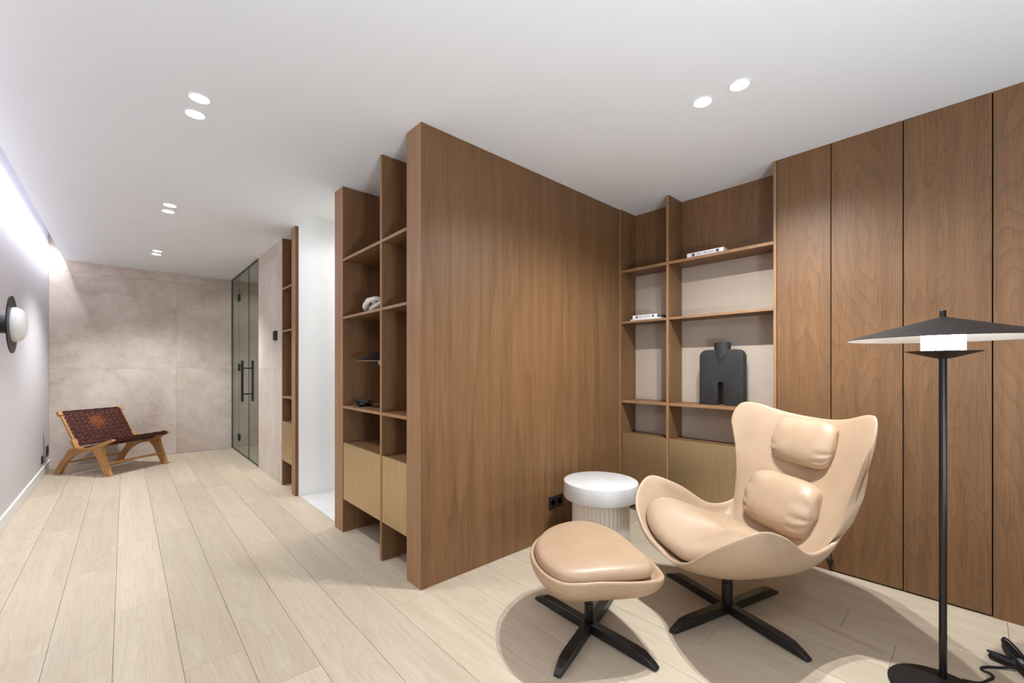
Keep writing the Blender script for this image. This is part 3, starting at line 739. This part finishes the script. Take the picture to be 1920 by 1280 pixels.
book((3.092, 1.80, 1.590), .262, .2, .012, 0, 'thin white book at the bottom of the small stack on the narrow shelf', spine=False)
book((3.098, 1.805, 1.602), .215, .18, .030, .03, 'thicker white book with printed spine on top of the small stack', pages=M_bookg)
# black torso-like sculpture
sv = empty('sculpture', (3.195, 1.238, .934)); sv.rotation_euler = (0, 0, 0)
tag(sv, 'black headless two-legged torso sculpture standing on the alcove shelf', 'sculpture')
def rounded(pts, r, n=6):
    out = []; N = len(pts)
    for i in range(N):
        p = np.array(pts[i][:2], float); a = np.array(pts[i-1][:2], float)-p; b = np.array(pts[(i+1) % N][:2], float)-p
        rr = pts[i][2] if len(pts[i]) > 2 else r
        la, lb = np.linalg.norm(a), np.linalg.norm(b); rr = min(rr, la*.49, lb*.49)
        s, e = p+a/la*rr, p+b/lb*rr
        for q in np.linspace(0, 1, n): out.append((1-q)**2*s+2*q*(1-q)*p+q*q*e)
    return out
W2 = .152; Hs = .40
outl = rounded([(-W2, 0, .012), (-W2, Hs, .06), (W2, Hs, .06), (W2, 0, .012), (.021, 0, .006), (.021, .165, .018), (-.021, .165, .018), (-.021, 0, .006)], .01, 7)
bm = bmesh.new()
f0 = bm.faces.new([bm.verts.new((-.034, y, z)) for y, z in outl]); ex = bmesh.ops.extrude_face_region(bm, geom=[f0])
bmesh.ops.translate(bm, vec=(.068, 0, 0), verts=[v for v in ex['geom'] if isinstance(v, bmesh.types.BMVert)])
bmesh.ops.recalc_face_normals(bm, faces=bm.faces[:])
ee = [e for e in bm.edges if e.is_manifold and abs(e.calc_face_angle(0)) > 1.2]
bmesh.ops.bevel(bm, geom=ee, offset=.02, segments=4, affect='EDGES', profile=.5, clamp_overlap=True)
autosmooth(link('torso', to_mesh(bm, 'torso'), M_sculpt, sv), 50)
# neck: cylinder over the shoulders whose front runs down to a V
bm = bmesh.new(); n = 40; top = []; bot = []
for i in range(n):
    a = 2*math.pi*i/n; x, y = -.043*math.cos(a), .056*math.sin(a)
    front = 1 if math.cos(a) > 0 else 0; zb = .39-.068*front*max(0, 1-abs(math.sin(a)))
    top.append(bm.verts.new((x*.98, y, .452))); bot.append(bm.verts.new((x*1.0, y, zb)))
for i in range(n): bm.faces.new((bot[i], bot[(i+1) % n], top[(i+1) % n], top[i]))
bm.faces.new(top); bm.faces.new(bot[::-1]); bmesh.ops.recalc_face_normals(bm, faces=bm.faces[:])
autosmooth(link('neck', to_mesh(bm, 'neck'), M_sculpt, sv), 40)
# white knot ornaments
def knot(loc, s, label, rz=0, p=3, q=5):
    pts = []
    for i in range(140):
        t = 2*math.pi*i/140; r = .40+.17*math.cos(q*t)
        pts.append((s*r*math.cos(p*t), s*r*1.35*math.sin(p*t), s*(.36+.25*math.sin(q*t))))
    bm = tube_bm(pts, s*.105, 10, closed=True)
    o = autosmooth(link('knot_ornament', to_mesh(bm, 'knot'), M_ceramic, None, loc, rz), 60); tag(o, label, 'ornament'); return o
knot((1.285, 2.745, 1.577), .145, 'white knotted ceramic ornament on the upper shelf beside the white doorway', .4)
b = lathe('vase', [(0, 0), (.025, 0), (.046, .012), (.056, .035), (.05, .06), (.036, .078), (.026, .083), (.022, .078), (.03, .06), (0, .05)], M_ceramic, None, (1.29, 4.47, .917), 36); tag(b, 'small white rounded vase on the narrow far bookcase', 'vase')
# binocular-like tangle of black cable by the table lamp
tc = empty('cable', (1.272, 2.968, .926)); tag(tc, 'small black coil of cable on the shelf under the table lamp', 'cable')
bm = bmesh.new()
for j in range(5):
    a = .046+.005*j; ph = j*.55
    pts = [(a*math.cos(t)*math.cos(ph)-.022*math.sin(t)*math.sin(ph), a*math.cos(t)*math.sin(ph)+.022*math.sin(t)*math.cos(ph)+.01*j-.02, .007+.008*j+.006*math.sin(2*t)) for t in np.linspace(0, 2*math.pi, 24, endpoint=False)]
    tube_bm(pts, .0062, 7, bm, closed=True)
autosmooth(link('coil', to_mesh(bm, 'coil'), M_plastic, tc), 60)
link('plug_body', to_mesh(box_bm(-.016, .016, .045, .10, 0, .03, .006), 'plug'), M_plastic, tc)

# ------------------------------------------------------------------ woven leather chair
WO = (-.568, 7.043, 0); WY = math.atan2(-.7846, .62); WW = .64
wc = empty('woven_chair', WO, WY); tag(wc, 'low teak chair with woven brown leather straps in front of the concrete wall', 'chair')
def side(l):
    bm = bmesh.new(); hw = .017
    A_up = catmull([(-.025, .0), (.03, .09), (.12, .20), (.19, .285), (.30, .297), (.42, .305), (.56, .345), (.68, .390), (.765, .412)], 5)
    A_lo = catmull([(.052, 0), (.10, .075), (.18, .165), (.28, .228), (.38, .262), (.47, .274), (.59, .305), (.70, .360), (.775, .396)], 5)
    B_l = catmull([(.490, .272), (.555, .215), (.62, .10), (.672, 0)], 5); B_r = catmull([(.632, .322), (.648, .24), (.70, .11), (.752, 0)], 5)
    for ea, eb, w in ((A_up, A_lo, hw), (B_r, B_l, hw*.97)):
        q = [[bm.verts.new((p[0], l+sgn*w, p[1])) for p in e] for e in (ea, eb) for sgn in (-1, 1)]
        for i in range(len(ea)-1):
            for m, n in ((0, 1), (1, 3), (3, 2), (2, 0)): bm.faces.new((q[m][i], q[m][i+1], q[n][i+1], q[n][i]))
        for i in (0, -1): bm.faces.new([q[m][i] for m in (0, 1, 3, 2)])
    bmesh.ops.recalc_face_normals(bm, faces=bm.faces[:])
    return autosmooth(link('side_frame', to_mesh(bm, 'side_frame'), M_teak, wc), 40)
side(0.0); side(WW)
def bar(name, p0, p1, w, t, up=(0, 0, 1), mat=M_teak, bev=.003):
    p0, p1 = Vector(p0), Vector(p1); x = (p1-p0); L = x.length; x.normalize(); y = Vector(up).cross(x).normalized(); z = x.cross(y)
    b = box_bm(-L/2, L/2, -w/2, w/2, -t/2, t/2, bev); M = Matrix((x, y, z)).transposed().to_4x4(); M.translation = (p0+p1)/2
    bmesh.ops.transform(b, matrix=M, verts=b.verts[:]); return link(name, to_mesh(b, name), mat, wc)
for l in (.012, WW-.012):
    bar('back_rail', (.262, l, .318), (.040, l, .668), .024, .030, (0, 1, 0))
for l in (.0, WW):                                     # exposed frame corners either side of the weave
    bar('corner_block', (.285, l, .290), (.222, l, .392), .036, .052, (0, 1, 0)); bar('corner_block', (.050, l, .660), (.022, l, .704), .036, .044, (0, 1, 0))
bar('cross_bar', (.034, 0, .678), (.034, WW, .678), .024, .026); bar('cross_bar', (.262, 0, .336), (.262, WW, .336), .022, .026)
bar('cross_bar', (.33, 0, .292), (.33, WW, .292), .03, .022); bar('cross_bar', (.735, 0, .395), (.735, WW, .395), .03, .026)
bar('stretcher', (.665, 0, .135), (.665, WW, .135), .022, .022); bar('stretcher', (.155, 0, .135), (.155, WW, .135), .022, .022)
def weave(path, L0, n_long, n_cross, nrm):
    """path: centre curve (x,z) from one cross bar to the other; straps along it and across it, interlaced"""
    P = catmull(path, 14); S = [0]
    for a, b in zip(P, P[1:]): S.append(S[-1]+float(np.linalg.norm(b-a)))
    T = S[-1]; amp = .0026; th = .0022
    def at(s):
        s = min(max(s, 0), T); i = min(np.searchsorted(S, s, side='right')-1, len(P)-2); f = (s-S[i])/(S[i+1]-S[i]+1e-9); p = P[i]*(1-f)+P[i+1]*f
        d_ = P[i+1]-P[i]; d_ /= np.linalg.norm(d_); return p, np.array([-d_[1], d_[0]])*nrm
    l0, l1 = L0, WW-L0; pl = (l1-l0)/n_long; pc = T/n_cross
    def strip(pts_fn, n, wdir_fn, hw):
        bm = bmesh.new(); rings = []
        for i in range(n+1):
            p, nn, w = pts_fn(i/n)
            rings.append([bm.verts.new(p+w*hw+nn*th/2), bm.verts.new(p-w*hw+nn*th/2), bm.verts.new(p-w*hw-nn*th/2), bm.verts.new(p+w*hw-nn*th/2)])
        for a, b in zip(rings, rings[1:]):
            for k in range(4): bm.faces.new((a[k], a[(k+1) % 4], b[(k+1) % 4], b[k]))
        bm.faces.new(rings[0]); bm.faces.new(rings[-1]); bmesh.ops.recalc_face_normals(bm, faces=bm.faces[:])
        link('strap', to_mesh(bm, 'strap'), M_strap, wc)
    for j in range(n_long):
        lc = l0+pl*(j+.5)
        def fn(f, lc=lc, j=j):
            p, nn = at(f*T); o = amp*math.cos(math.pi*(f*n_cross-.5+j)); return Vector((p[0]+nn[0]*o, lc, p[1]+nn[1]*o)), Vector((nn[0], 0, nn[1])), Vector((0, 1, 0))
        strip(fn, n_cross*2, None, pl*.41)
    for j in range(n_cross):
        sc_ = pc*(j+.5); p, nn = at(sc_); p2, _ = at(sc_+.004); p1, _ = at(sc_-.004); tv = p2-p1; tv /= np.linalg.norm(tv)
        def fn(f, p=p, nn=nn, tv=tv, j=j):
            ll = L0-.006+(WW-2*L0+.012)*f; o = -amp*math.cos(math.pi*((ll-l0)/pl-.5+j)); return Vector((p[0]+nn[0]*o, ll, p[1]+nn[1]*o)), Vector((nn[0], 0, nn[1])), Vector((tv[0], 0, tv[1]))
        strip(fn, n_long*2, None, pc*.41)
weave([(.022, .664), (.022, .688), (.038, .698), (.058, .684), (.115, .590), (.19, .470), (.262, .358), (.280, .338), (.270, .318)], .022, 11, 10, -1)
weave([(.33, .312), (.43, .304), (.55, .330), (.66, .380), (.728, .414), (.752, .410), (.757, .392), (.748, .378)], .022, 11, 11, 1)
